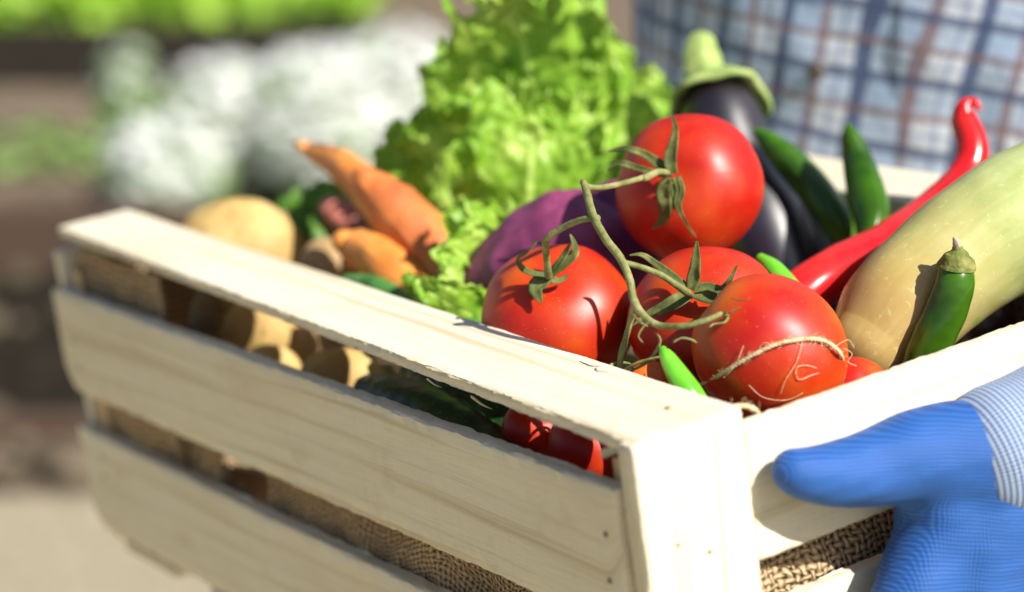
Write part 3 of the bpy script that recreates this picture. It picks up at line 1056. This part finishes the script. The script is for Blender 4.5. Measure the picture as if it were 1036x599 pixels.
mk('pod', bodyT([(967, 275, .975, 18.5), (965, 290, .975, 20.5), (957, 313, .977, 21.5), (944, 342, .979, 22), (925, 385, .983, 20)], n=50, ns=28, namp=.0006, nfreq=90, seed=3), M_GCH, rt)
capg = bodyT([(969, 252, .972, 6), (969, 256, .9725, 11), (968.5, 260, .973, 15), (968, 267, .974, 19.0), (967.5, 271, .9745, 20)], n=24, ns=20, round_ends=(True, False), namp=.0006, nfreq=300)
mk('stalk_cap', capg, skin('chilli_cap', (.08, .11, .02), (.16, .18, .04), (.28, .25, .10), 200, .7, .8, 600, spec=.2), rt)
mk('stalk', bodyT([(966, 242, .971, 2.5), (968, 246, .971, 4.5), (969, 252, .972, 4.5)], n=10, ns=10), plain('dry_stalk', (.42, .34, .24)), rt)

# red chilli
rt = root('red_chilli', at(830, 300, 1.05))
tag(rt, 'long glossy red chilli curving up with a hooked tip', 'chilli')
mk('pod', bodyT([(984, 103, 1.13, 5), (976, 108, 1.13, 9), (976, 122, 1.13, 13.5), (984, 148, 1.125, 16), (976, 178, 1.12, 19), (948, 212, 1.105, 22), (900, 247, 1.08, 24), (845, 276, 1.055, 26), (800, 305, 1.04, 25)], n=90, ns=28, namp=.0006, nfreq=70, seed=2), M_RCH, rt)
mk('tip', bodyT([(980, 103, 1.13, 4.5), (987, 104, 1.128, 4.2), (990, 110, 1.127, 2.5)], n=12, ns=12), M_RCH, rt)

# squash
thing('squash', bodyT([(880, 348, 1.0, 46), (906, 318, 1.005, 60), (944, 284, 1.01, 64), (985, 250, 1.015, 67), (1035, 222, 1.02, 72), (1095, 195, 1.03, 68), (1150, 170, 1.04, 55)], n=70, ns=56, namp=.0015, nfreq=26, seed=5, lobes=(5, .008)), M_SQ,
      'pale green marbled squash lying along the right side of the crate', 'squash')
mk_f = mk('burlap_fold', fold, M_BURLAP)
tag(mk_f, 'pale tan rolled burlap edge beside the potatoes under the plank', 'sacking')


# ------------------------------------------------------------------ remeshed bodies (glove, shirt)
def balls(chain, out, step=.28):
    """chain: list of (point, radius): fill with spheres"""
    for (p, r0), (q, r1) in zip(chain[:-1], chain[1:]):
        L = (q - p).length
        n = max(2, int(L / (min(r0, r1) * step)))
        for k in range(n + 1):
            f = k / n
            out.append((p.lerp(q, f), r0 + (r1 - r0) * f))


def remesh(bl, voxel, smooth, world=False):
    vs, fs = [], []
    NU, NV = 20, 12
    for c, r in bl:
        b = len(vs)
        for j in range(NV + 1):
            ph = math.pi * (j + .001) / (NV + .002)
            for i in range(NU):
                th = 2 * math.pi * i / NU
                vs.append(c + V((math.sin(ph) * math.cos(th), math.sin(ph) * math.sin(th), math.cos(ph))) * r)
        for j in range(NV):
            for i in range(NU):
                fs.append((b + j * NU + i, b + (j + 1) * NU + i, b + (j + 1) * NU + (i + 1) % NU, b + j * NU + (i + 1) % NU))
        fs.append(tuple(b + i for i in range(NU)))
        fs.append(tuple(b + NV * NU + i for i in reversed(range(NU))))
    me = bpy.data.meshes.new('t')
    me.from_pydata([tuple(p) for p in vs], [], fs)
    o = bpy.data.objects.new('t', me)
    COL.objects.link(o)
    md = o.modifiers.new('r', 'REMESH')
    md.mode = 'VOXEL'
    md.voxel_size = voxel
    sm = o.modifiers.new('s', 'SMOOTH')
    sm.factor = .5
    sm.iterations = smooth
    dg = bpy.context.evaluated_depsgraph_get()
    ev = o.evaluated_get(dg)
    m2 = ev.to_mesh()
    V2 = [V(v.co) for v in m2.vertices]
    F2 = [tuple(p.vertices) for p in m2.polygons]
    ev.to_mesh_clear()
    bpy.data.objects.remove(o)
    bpy.data.meshes.remove(me)
    return V2, F2, None


# ---- person: shirt + gloved left hand
person = empty('person', loc_world=(W((Wd + .20, .42, 0)).x, W((Wd + .20, .42, 0)).y, 0.0))
tag(person, 'person in a blue and white plaid shirt and blue knit work glove carrying the crate', 'person')


def hp(u, v, y):
    return on_plane(u, v, 1, y)


bl = []
thumb = [(hp(803, 477, -.0185), .0097), (hp(814, 480, -.0195), .0108), (hp(838, 481, -.0210), .0126), (hp(862, 478, -.0220), .0143), (hp(890, 472, -.0230), .0160), (hp(925, 462, -.026), .0185), (hp(965, 462, -.030), .0225), (hp(1005, 462, -.036), .0240)]
balls(thumb, bl)
wrist = hp(1032, 470, -.040)
idx_k = hp(912, 632, -.030)
balls([(hp(985, 478, -.030), .022), (hp(955, 540, -.028), .0195), (idx_k, .0165)], bl)
mid_k = hp(968, 668, -.034)
balls([(hp(1010, 478, -.036), .022), (hp(990, 560, -.036), .020), (mid_k, .0165)], bl)
rng_k = hp(1022, 690, -.034)
balls([(hp(1030, 478, -.038), .022), (hp(1030, 570, -.036), .020), (rng_k, .0155)], bl)
lit_k = hp(1072, 694, -.032)
balls([(hp(1050, 470, -.038), .022), (hp(1070, 570, -.034), .019), (lit_k, .0145)], bl)
balls([(hp(945, 520, -.024), .016), (hp(1040, 560, -.030), .022)], bl)
balls([(hp(934, 505, -.0225), .0115), (hp(937, 545, -.0235), .0130), (hp(960, 500, -.027), .020)], bl)
balls([(hp(960, 520, -.029), .0205), (hp(1020, 520, -.034), .024)], bl)
for k, (kp, rr, ln) in enumerate(((idx_k, .0118, .030), (mid_k, .0122, .036), (rng_k, .0115, .033), (lit_k, .0100, .022))):
    pip = V((kp.x - .004, -.024, -Dp - .004 - .002 * k % 2))
    dip = V((pip.x - .003, -.006, -Dp - .0195))
    tipp = V((pip.x - .004, ln * .7, -Dp - .0195))
    balls([(kp, rr * 1.25), (pip, rr * 1.04), (dip, rr), (tipp, rr * .82)], bl)
gl = remesh(bl, .0022, 26)
gl = ([p + V((0, -1, 0)) * (.0009 * noise.noise(p * 55) + .0006 * noise.noise(V((p.x * 60, p.y * 60, p.z * 240)))) for p in gl[0]], gl[1], None)


def glove_mat():
    m = NT('blue_knit')
    o = m.obj()
    dz = RCW @ V((.20, 0, .98))
    dx = RCW @ V((.98, .1, -.2))

    def dot(d):
        nd = m.n.new('ShaderNodeVectorMath')
        nd.operation = 'DOT_PRODUCT'
        m.link(o, nd.inputs[0])
        nd.inputs[1].default_value = d
        return nd.outputs['Value']
    wob = m.math('MULTIPLY', m.noise(o, 18, 2), .009)
    a = m.math('SINE', m.math('MULTIPLY', m.math('ADD', dot(dz), wob), 2 * math.pi / .0016))
    b = m.math('SINE', m.math('MULTIPLY', m.math('ADD', dot(dx), wob), 2 * math.pi / .0012))
    k = m.math('ADD', m.math('MULTIPLY', a, .58), m.math('MULTIPLY', b, .42))
    h = m.math('MULTIPLY_ADD', k, .5, .5)
    big = m.noise(o, 35, 3)
    c = m.ramp(h, [(.10, (.006, .050, .22)), (.50, (.012, .080, .32)), (.90, (.032, .135, .41))])
    c = m.mix(m.math('MULTIPLY', m.math('SUBTRACT', big, .45), 1.2, clamp=True), c, (.022, .125, .40))
    m.color(c)
    m.set(Roughness=.62)
    m.b.inputs['Specular IOR Level'].default_value = .35
    m.b.inputs['Sheen Weight'].default_value = .05
    m.bump(h, .45, .0007)
    return m.m


M_GLOVE = glove_mat()
glove = mk('glove', gl, M_GLOVE, person)


def cuff_mat():
    m = NT('ribbed_cuff')
    x = m.sep(m.uv())
    a = m.math('SINE', m.math('MULTIPLY', x[0], 2 * math.pi / .0021))
    rib = m.math('SINE', m.math('MULTIPLY', x[1], 2 * math.pi * 96))
    f = m.math('ADD', m.math('MULTIPLY', a, .6), m.math('MULTIPLY', rib, .3))
    c = m.ramp(m.math('MULTIPLY_ADD', f, .5, .5), [(.30, (.05, .15, .42)), (.55, (.30, .40, .56)), (.75, (.60, .64, .68))])
    m.color(c)
    m.set(Roughness=.85)
    m.bump(rib, .6, .001)
    return m.m


# cuff around the wrist, then sleeve
w0, w1, w2 = hp(1013, 457, -.037), hp(1052, 440, -.041), hp(1104, 412, -.046)
elbow = V((.52, -.04, .02))
mk('cuff', tube([w0, w1, w2], [.0270, .0270, .0272], n=30, ns=40, round_ends=(True, True), flat=1.0), cuff_mat(), glove)


def shirt_mat():
    m = NT('plaid_cotton')
    x = m.sep(m.uv())
    wob = m.math('MULTIPLY', m.noise(m.obj(), 9, 2), .012)
    U = m.math('ADD', x[0], wob)
    Vv = m.math('ADD', x[1], wob)

    def stripe(c, per, off, wd):
        f = m.math('FRACT', m.math('ADD', m.math('DIVIDE', c, per), off))
        return m.math('LESS_THAN', m.math('ABSOLUTE', m.math('SUBTRACT', f, .5)), wd)
    P = .040
    base = (.66, .70, .74)
    c = m.mix(m.math('MULTIPLY', stripe(U, P, .25, .25), .5), base, (.26, .42, .62))
    c = m.mix(m.math('MULTIPLY', stripe(Vv, P, .25, .25), .5), c, (.28, .42, .62))
    for cc, k in ((U, .97), (Vv, .8)):
        c = m.mix(m.math('MULTIPLY', stripe(cc, P, 0, .085), k), c, (.010, .028, .10))
        c = m.mix(m.math('MULTIPLY', stripe(cc, P, .5, .06), k * .9), c, (.20, .08, .045))
        c = m.mix(m.math('MULTIPLY', stripe(cc, P / 12, 0, .16), .25), c, (.20, .28, .50))
        c = m.mix(m.math('MULTIPLY', stripe(cc, P, .75, .022), .6), c, (.10, .15, .32))
    th = m.math('MULTIPLY', m.noise(m.uv(), 900, 2), .3)
    c = m.mix(th, c, (.3, .33, .42))
    m.color(c)
    m.set(Roughness=.85)
    m.b.inputs['Specular IOR Level'].default_value = .2
    m.bump(m.noise(m.obj(), 24, 3), .5, .01)
    return m.m


M_SHIRT = shirt_mat()
# torso: stacked elliptical rings in world frame, facing the crate
wc = W((Wd + .20, .42, 0))
fw = (RCW @ V((-.80, -.60, 0))); fw.z = 0; fw.normalize()
sd = V((fw.y, -fw.x, 0))
prof = [(-.28, .185, .125), (-.15, .185, .128), (0, .190, .130), (.12, .195, .132), (.25, .205, .130), (.36, .21, .120), (.44, .195, .10), (.49, .14, .085), (.52, .075, .07), (.56, .062, .064)]
vs, fs, uv = [], [], []
NS = 120
sp = spline([tuple(p) for p in prof], 90)
for j, (z, a, b) in enumerate(sp):
    for i in range(NS + 1):
        th = 2 * math.pi * i / NS
        cs, sn = math.cos(th), math.sin(th)
        ex = 2 / 2.5
        p = wc + fw * (abs(cs) ** ex * math.copysign(1, cs) * b) + sd * (abs(sn) ** ex * math.copysign(1, sn) * a) + V((0, 0, z))
        wr = .006 * noise.noise(V((th * 4, z * 7, 1))) + .0035 * noise.noise(V((th * 11 + z * 9, z * 18, 5)))
        d = (p - wc); d.z = 0
        p += d.normalized() * wr
        vs.append(p); uv.append((th * .165 + z * .13, z - .03 * math.sin(th)))
for j in range(len(sp) - 1):
    for i in range(NS):
        a = j * (NS + 1) + i
        fs.append((a, a + 1, a + NS + 2, a + NS + 1))
shirt = mk('shirt', (vs, fs, uv), M_SHIRT, person, world=True)


def RW(p):      # world -> crate frame
    return CAM + RCW.transposed() @ (V(p) - CAMW)


shL = RW(wc - sd * .0 + V((0, 0, .40)))
lat = (RCW.transposed() @ sd).normalized()
if lat.y > 0: lat = -lat
sh_l = shL + lat * .17
slv = tube([sh_l, sh_l + lat * .055 + V((-.0, 0, -.13)), elbow + V((.06, -.02, .02)), elbow, w2.lerp(elbow, .35)], [.068, .062, .052, .05, .042], n=60, ns=48, namp=.004, nfreq=22)
slv = (slv[0], slv[1], [(u, v * .32) for u, v in slv[2]])
mk('sleeve', slv, M_SHIRT, person)
sh_r = shL - lat * .17
el_r = V((.56, .60, -.02))
wr_r = V((.27, .60, -.09))
slv = tube([sh_r, sh_r - lat * .05 + V((0, 0, -.13)), el_r + V((.03, 0, .03)), el_r, wr_r], [.068, .060, .05, .048, .036], n=60, ns=48, namp=.004, nfreq=22)
slv = (slv[0], slv[1], [(u, v * .32) for u, v in slv[2]])
mk('sleeve', slv, M_SHIRT, person)
bl = []
balls([(wr_r, .026), (wr_r + V((-.05, .0, -.01)), .028), (V((.11, .585, -.05)), .024), (V((.085, .575, -.03)), .016)], bl)
for k in range(4):
    q = V((.15 - .0 * k, .60, -.08)) + V((-.022 * k + .02, 0, 0))
    balls([(V((.13, .60, -.05)), .018), (q + V((0, -.005, -.05)), .011), (q + V((0, -.02, -Dp + .058)), .010), (q + V((0, -.06, -Dp + .06)), .008)], bl)
mk('glove', remesh(bl, .004, 8), M_GLOVE, person)
# trousers
legs = []
for s in (-1, 1):
    hip = wc + sd * .085 * s + V((0, 0, -.22)); 
    legs.append(tube([RW(hip), RW(wc + sd * .10 * s + V((0, 0, -.60))), RW(V((wc.x, wc.y, 0)) + sd * .11 * s + V((0, 0, .04)))], [.095, .072, .052], n=40, ns=32, namp=.004, nfreq=18))
mk('trousers', merge(*legs), plain('dark_denim', (.04, .05, .09), .85), person)
# shirt button on the front, seen against the placket
bd = (at(826, 72, 1.0) - CAM).normalized()
# march to the torso surface
bp = None
for k in range(1600):
    p = CAM + bd * (1.0 + k * .0005)
    w = W(p) - wc
    z = w.z
    row = min(sp, key=lambda q: abs(q[0] - z))
    e = abs(w.dot(fw) / row[2]) ** 2.5 + abs(w.dot(sd) / row[1]) ** 2.5
    if e < 1.03:
        bp = p
        break
if bp:
    nr = (CAM - bp).normalized()
    btn = blob(bp, nr, (.0052, .0052, .0018), nu=24, nv=12)
    mk('button', btn, plain('horn_button', (.06, .045, .03), .35, .5), shirt)


# ------------------------------------------------------------------ setting (level world: camera looks along +Y)
def wsheet(x0, x1, y0, y1, z, nx, ny, amp=0.0, f=2.0):
    vs, fs, uv = [], [], []
    for j in range(ny + 1):
        for i in range(nx + 1):
            x, y = x0 + (x1 - x0) * i / nx, y0 + (y1 - y0) * j / ny
            edge = min(i, nx - i, j, ny - j)
            vs.append((x, y, z + (amp * (noise.noise(V((x * f, y * f, 3))) + .5 * noise.noise(V((x * f * 3, y * f * 3, 8)))) if edge else -.0)))
            uv.append((x, y))
    for j in range(ny):
        for i in range(nx):
            a = j * (nx + 1) + i
            fs.append((a, a + 1, a + nx + 2, a + nx + 1))
    return vs, fs, uv


M_SOIL = plain('garden_soil', (.15, .115, .08), .95, .1, .35, 6, .6)
M_PATH = plain('pale_gravel', (.30, .26, .18), .95, .1, .25, 40, .4)
M_DARK = plain('black_compost', (.022, .018, .013), .98, .03, .5, 20, .6)
M_GRASS = plain('lawn', (.17, .30, .02), .8, .2, .35, 5)
tag(mk('ground', wsheet(-90, 90, -30, 220, 0, 30, 30), M_SOIL, world=True), kind='structure')
tag(mk('path', wsheet(-3.0, 3.0, 2.4, 3.62, .006, 60, 20, .004, 5), M_PATH, world=True), kind='structure')
tag(mk('bounce_sheet', wsheet(-4, 4, -4, 2.38, .008, 60, 60, .01, 5), plain('warm_bounce', (.43, .37, .22), .95, .05, .3, 60, .4), world=True), kind='structure')  # unseen yellow-brown sheet added to bounce warm light up at the crate
tag(mk('soil_bed', wsheet(-3.2, -.62, 4.0, 5.05, .02, 50, 30, .03, 4), M_DARK, world=True), kind='structure')

M_TIMBER = wood_mat('weathered_timber', (.085, .055, .038), (.05, .03, .02))


def timber(x0, x1, y, h, t, label):
    g = board((x0, y, .0), (x1, y, .0), (0, 0, h), (0, t, 0), n=30, bev=.006, rough=.003)
    tag(mk('timber_edging', g, M_TIMBER, world=True), label, 'edging')


timber(-3.2, -.60, 3.93, .04, .05, 'low dark timber edging the black bed next to the pale path')
timber(-3.2, -.60, 5.06, .17, .06, 'taller brown timber board behind the black bed')


rnd = random.Random(5)
cl = []
for k in range(260):
    x, y = rnd.uniform(-2.2, -.5), rnd.uniform(3.62, 6.0)
    r_ = rnd.uniform(.015, .055)
    cl.append(blob((x, y, r_ * .3), (0, 0, 1), (r_, r_ * .8, r_ * .6), namp=r_ * .3, nfreq=40, seed=k, nu=10, nv=7))
tag(mk('soil_clods', merge(*cl), plain('clod', (.10, .08, .055), .95, .05, .6, 9), world=True), 'dark lumps of loose soil scattered over the bed behind the crate', 'soil', kind='stuff')


# white flowering plants
def cards(n, box, size, rnd, up=.4, shape=5):
    """small cupped leaf or petal discs filling an ellipsoid"""
    vs, fs = [], []
    cx, cy, cz, rx, ry, rz = box
    for k in range(n):
        while True:
            q = V((rnd.uniform(-1, 1), rnd.uniform(-1, 1), rnd.uniform(-1, 1)))
            if .35 < q.length < 1: break
        if noise.noise(q * 2.3 + V((cx * 5, cy * 3, k % 2))) < -.34: continue
        c = V((cx + q.x * rx, cy + q.y * ry, cz + q.z * rz))
        nrm = (q + V((rnd.uniform(-1, 1), rnd.uniform(-1, 1), rnd.uniform(-.3, 1) + up))).normalized()
        x, y, z = frame(nrm)
        s = size * rnd.uniform(.6, 1.3)
        b = len(vs)
        vs.append(c - z * s * .25)
        for i in range(shape + 2):
            a = 2 * math.pi * i / (shape + 2)
            vs.append(c + (x * math.cos(a) + y * math.sin(a) * .7) * s)
        for i in range(shape + 2):
            fs.append((b, b + 1 + i, b + 1 + (i + 1) % (shape + 2)))
    return vs, fs, None


M_PETAL = leaf_mat('white_petals', (.70, .74, .62), (.76, .79, .70), (.80, .82, .74), .5, 8)
M_BUSH = leaf_mat('bush_leaf', (.05, .13, .02), (.09, .20, .03), (.16, .28, .05), .3, 8)


def plant(x, y, rx, h, npet, nleaf, label, seed, petal=True):
    rnd = random.Random(seed)
    rt = empty('flowering_plant' if petal else 'leafy_plant', loc_world=(x, y, 0))
    tag(rt, label, 'plant', 'plants in the bed behind')
    mk('foliage', cards(nleaf, (x, y, h * .48, rx * 1.05, rx * .9, h * .48), .030, rnd), M_BUSH, rt, world=True, smooth=False)
    if petal:
        mk('blossom', cards(int(npet * 1.6), (x, y - rx * .1, h * .58, rx, rx * .9, h * .45), .019, rnd, .6), M_PETAL, rt, world=True, smooth=False)
    st = []
    for k in range(5):
        a = k * 1.26
        st.append(tube([V((x, y, 0)), V((x + rx * .2 * math.cos(a), y + rx * .2 * math.sin(a), h * .3)), V((x + rx * .5 * math.cos(a), y + rx * .5 * math.sin(a), h * .62))], [.008, .006, .003], n=10, ns=6))
    mk('stem', merge(*st), M_VINE, rt, world=True)


def gx(u, y):          # world x seen at photo column u at distance y (near the middle rows)
    return (u - 518) / FPX * (y * math.cos(PITCH) + .25)


plant(gx(160, 5.45), 5.45, .145, .30, 620, 260, 'leftmost white flowering plant, low and dense, beside the dark bed', 1)
plant(gx(225, 5.75), 5.75, .17, .40, 760, 300, 'second white flowering plant from the left, behind the big potato', 2)
plant(gx(318, 5.7), 5.7, .19, .43, 900, 260, 'tall white flowering plant behind the slim carrot tip', 3)
plant(gx(400, 5.8), 5.8, .20, .47, 900, 260, 'rightmost white flowering plant next to the lettuce', 4)
plant(gx(125, 6.5), 6.5, .09, .33, 110, 160, 'small pale flowering plant standing apart at the far left', 5)
plant(gx(215, 5.25), 5.25, .09, .14, 0, 260, 'low green leafy plant in front of the white flowers', 6, False)
plant(gx(330, 5.2), 5.2, .10, .15, 0, 260, 'low green leafy plant behind the carrots', 7, False)
plant(gx(35, 6.3), 6.3, .22, .13, 0, 90, 'dull green leafy plant at the left edge', 8, False)

# bright lettuce rows far behind (uncountable)
rnd = random.Random(12)
vs, fs = [], []
for k in range(5200):
    x = rnd.uniform(-3.4, -.55)
    y = rnd.uniform(9.0, 11.5)
    if rnd.random() < .15: x = rnd.uniform(-3.4, -.9)
    z = rnd.uniform(.0, .16)
    s = rnd.uniform(.03, .07)
    x_, y_, z_ = frame((rnd.uniform(-1, 1), rnd.uniform(-1, .6), rnd.uniform(.2, 1)))
    c = V((x, y, z)); b = len(vs)
    vs.append(c - z_ * s * .3)
    for i in range(6):
        a = i * math.pi / 3
        vs.append(c + (x_ * math.cos(a) + y_ * math.sin(a)) * s)
    for i in range(6): fs.append((b, b + 1 + i, b + 1 + (i + 1) % 6))
tag(mk('crop_rows', (vs, fs, None), leaf_mat('crop_leaf', (.16, .34, .01), (.22, .42, .015), (.32, .52, .03), .4, 6), world=True, smooth=False), 'bright green leafy crop growing far behind the crate', 'crop', kind='stuff')
tag(mk('dark_bed', wsheet(-3.4, -.5, 7.6, 8.9, .012, 40, 20, .02, 3), M_DARK, world=True), kind='structure')

# ------------------------------------------------------------------ light, world, camera
s_cam = V((.56, .53, .62)).normalized()
s_w = (RP @ s_cam).normalized()
sun = bpy.data.lights.new('sun', 'SUN')
sun.energy = 5.0
sun.angle = math.radians(.53)
sun.color = (1.0, .955, .88)
so = bpy.data.objects.new('sun', sun)
COL.objects.link(so)
so.rotation_euler = s_w.to_track_quat('Z', 'Y').to_euler()
so.location = (3, -3, 5)
w = bpy.data.worlds.new('World')
S.world = w
w.use_nodes = True
nt = w.node_tree
sky = nt.nodes.new('ShaderNodeTexSky')
sky.sky_type = 'NISHITA'
sky.sun_disc = False
sky.sun_elevation = math.asin(s_w.z)
sky.sun_rotation = math.atan2(s_w.x, s_w.y)
bg = nt.nodes['Background']
bg.inputs['Strength'].default_value = .06
nt.links.new(sky.outputs[0], bg.inputs['Color'])

cd = bpy.data.cameras.new('camera')
cam = bpy.data.objects.new('camera', cd)
COL.objects.link(cam)
cam.location = CAMW
cam.rotation_euler = (math.pi / 2 - PITCH, 0, 0)
cd.sensor_width = 36
cd.lens = FPX / 1036 * 36
cd.clip_start = .05
cd.clip_end = 500
cd.dof.use_dof = True
cd.dof.focus_distance = .965
cd.dof.aperture_fstop = 4.3
cd.dof.aperture_blades = 0
S.camera = cam
S.render.engine = 'CYCLES'
S.cycles.use_denoising = True
S.cycles.max_bounces = 8
S.view_settings.view_transform = 'Standard'
S.view_settings.look = 'None'
S.view_settings.exposure = 0.76
S.view_settings.gamma = 1
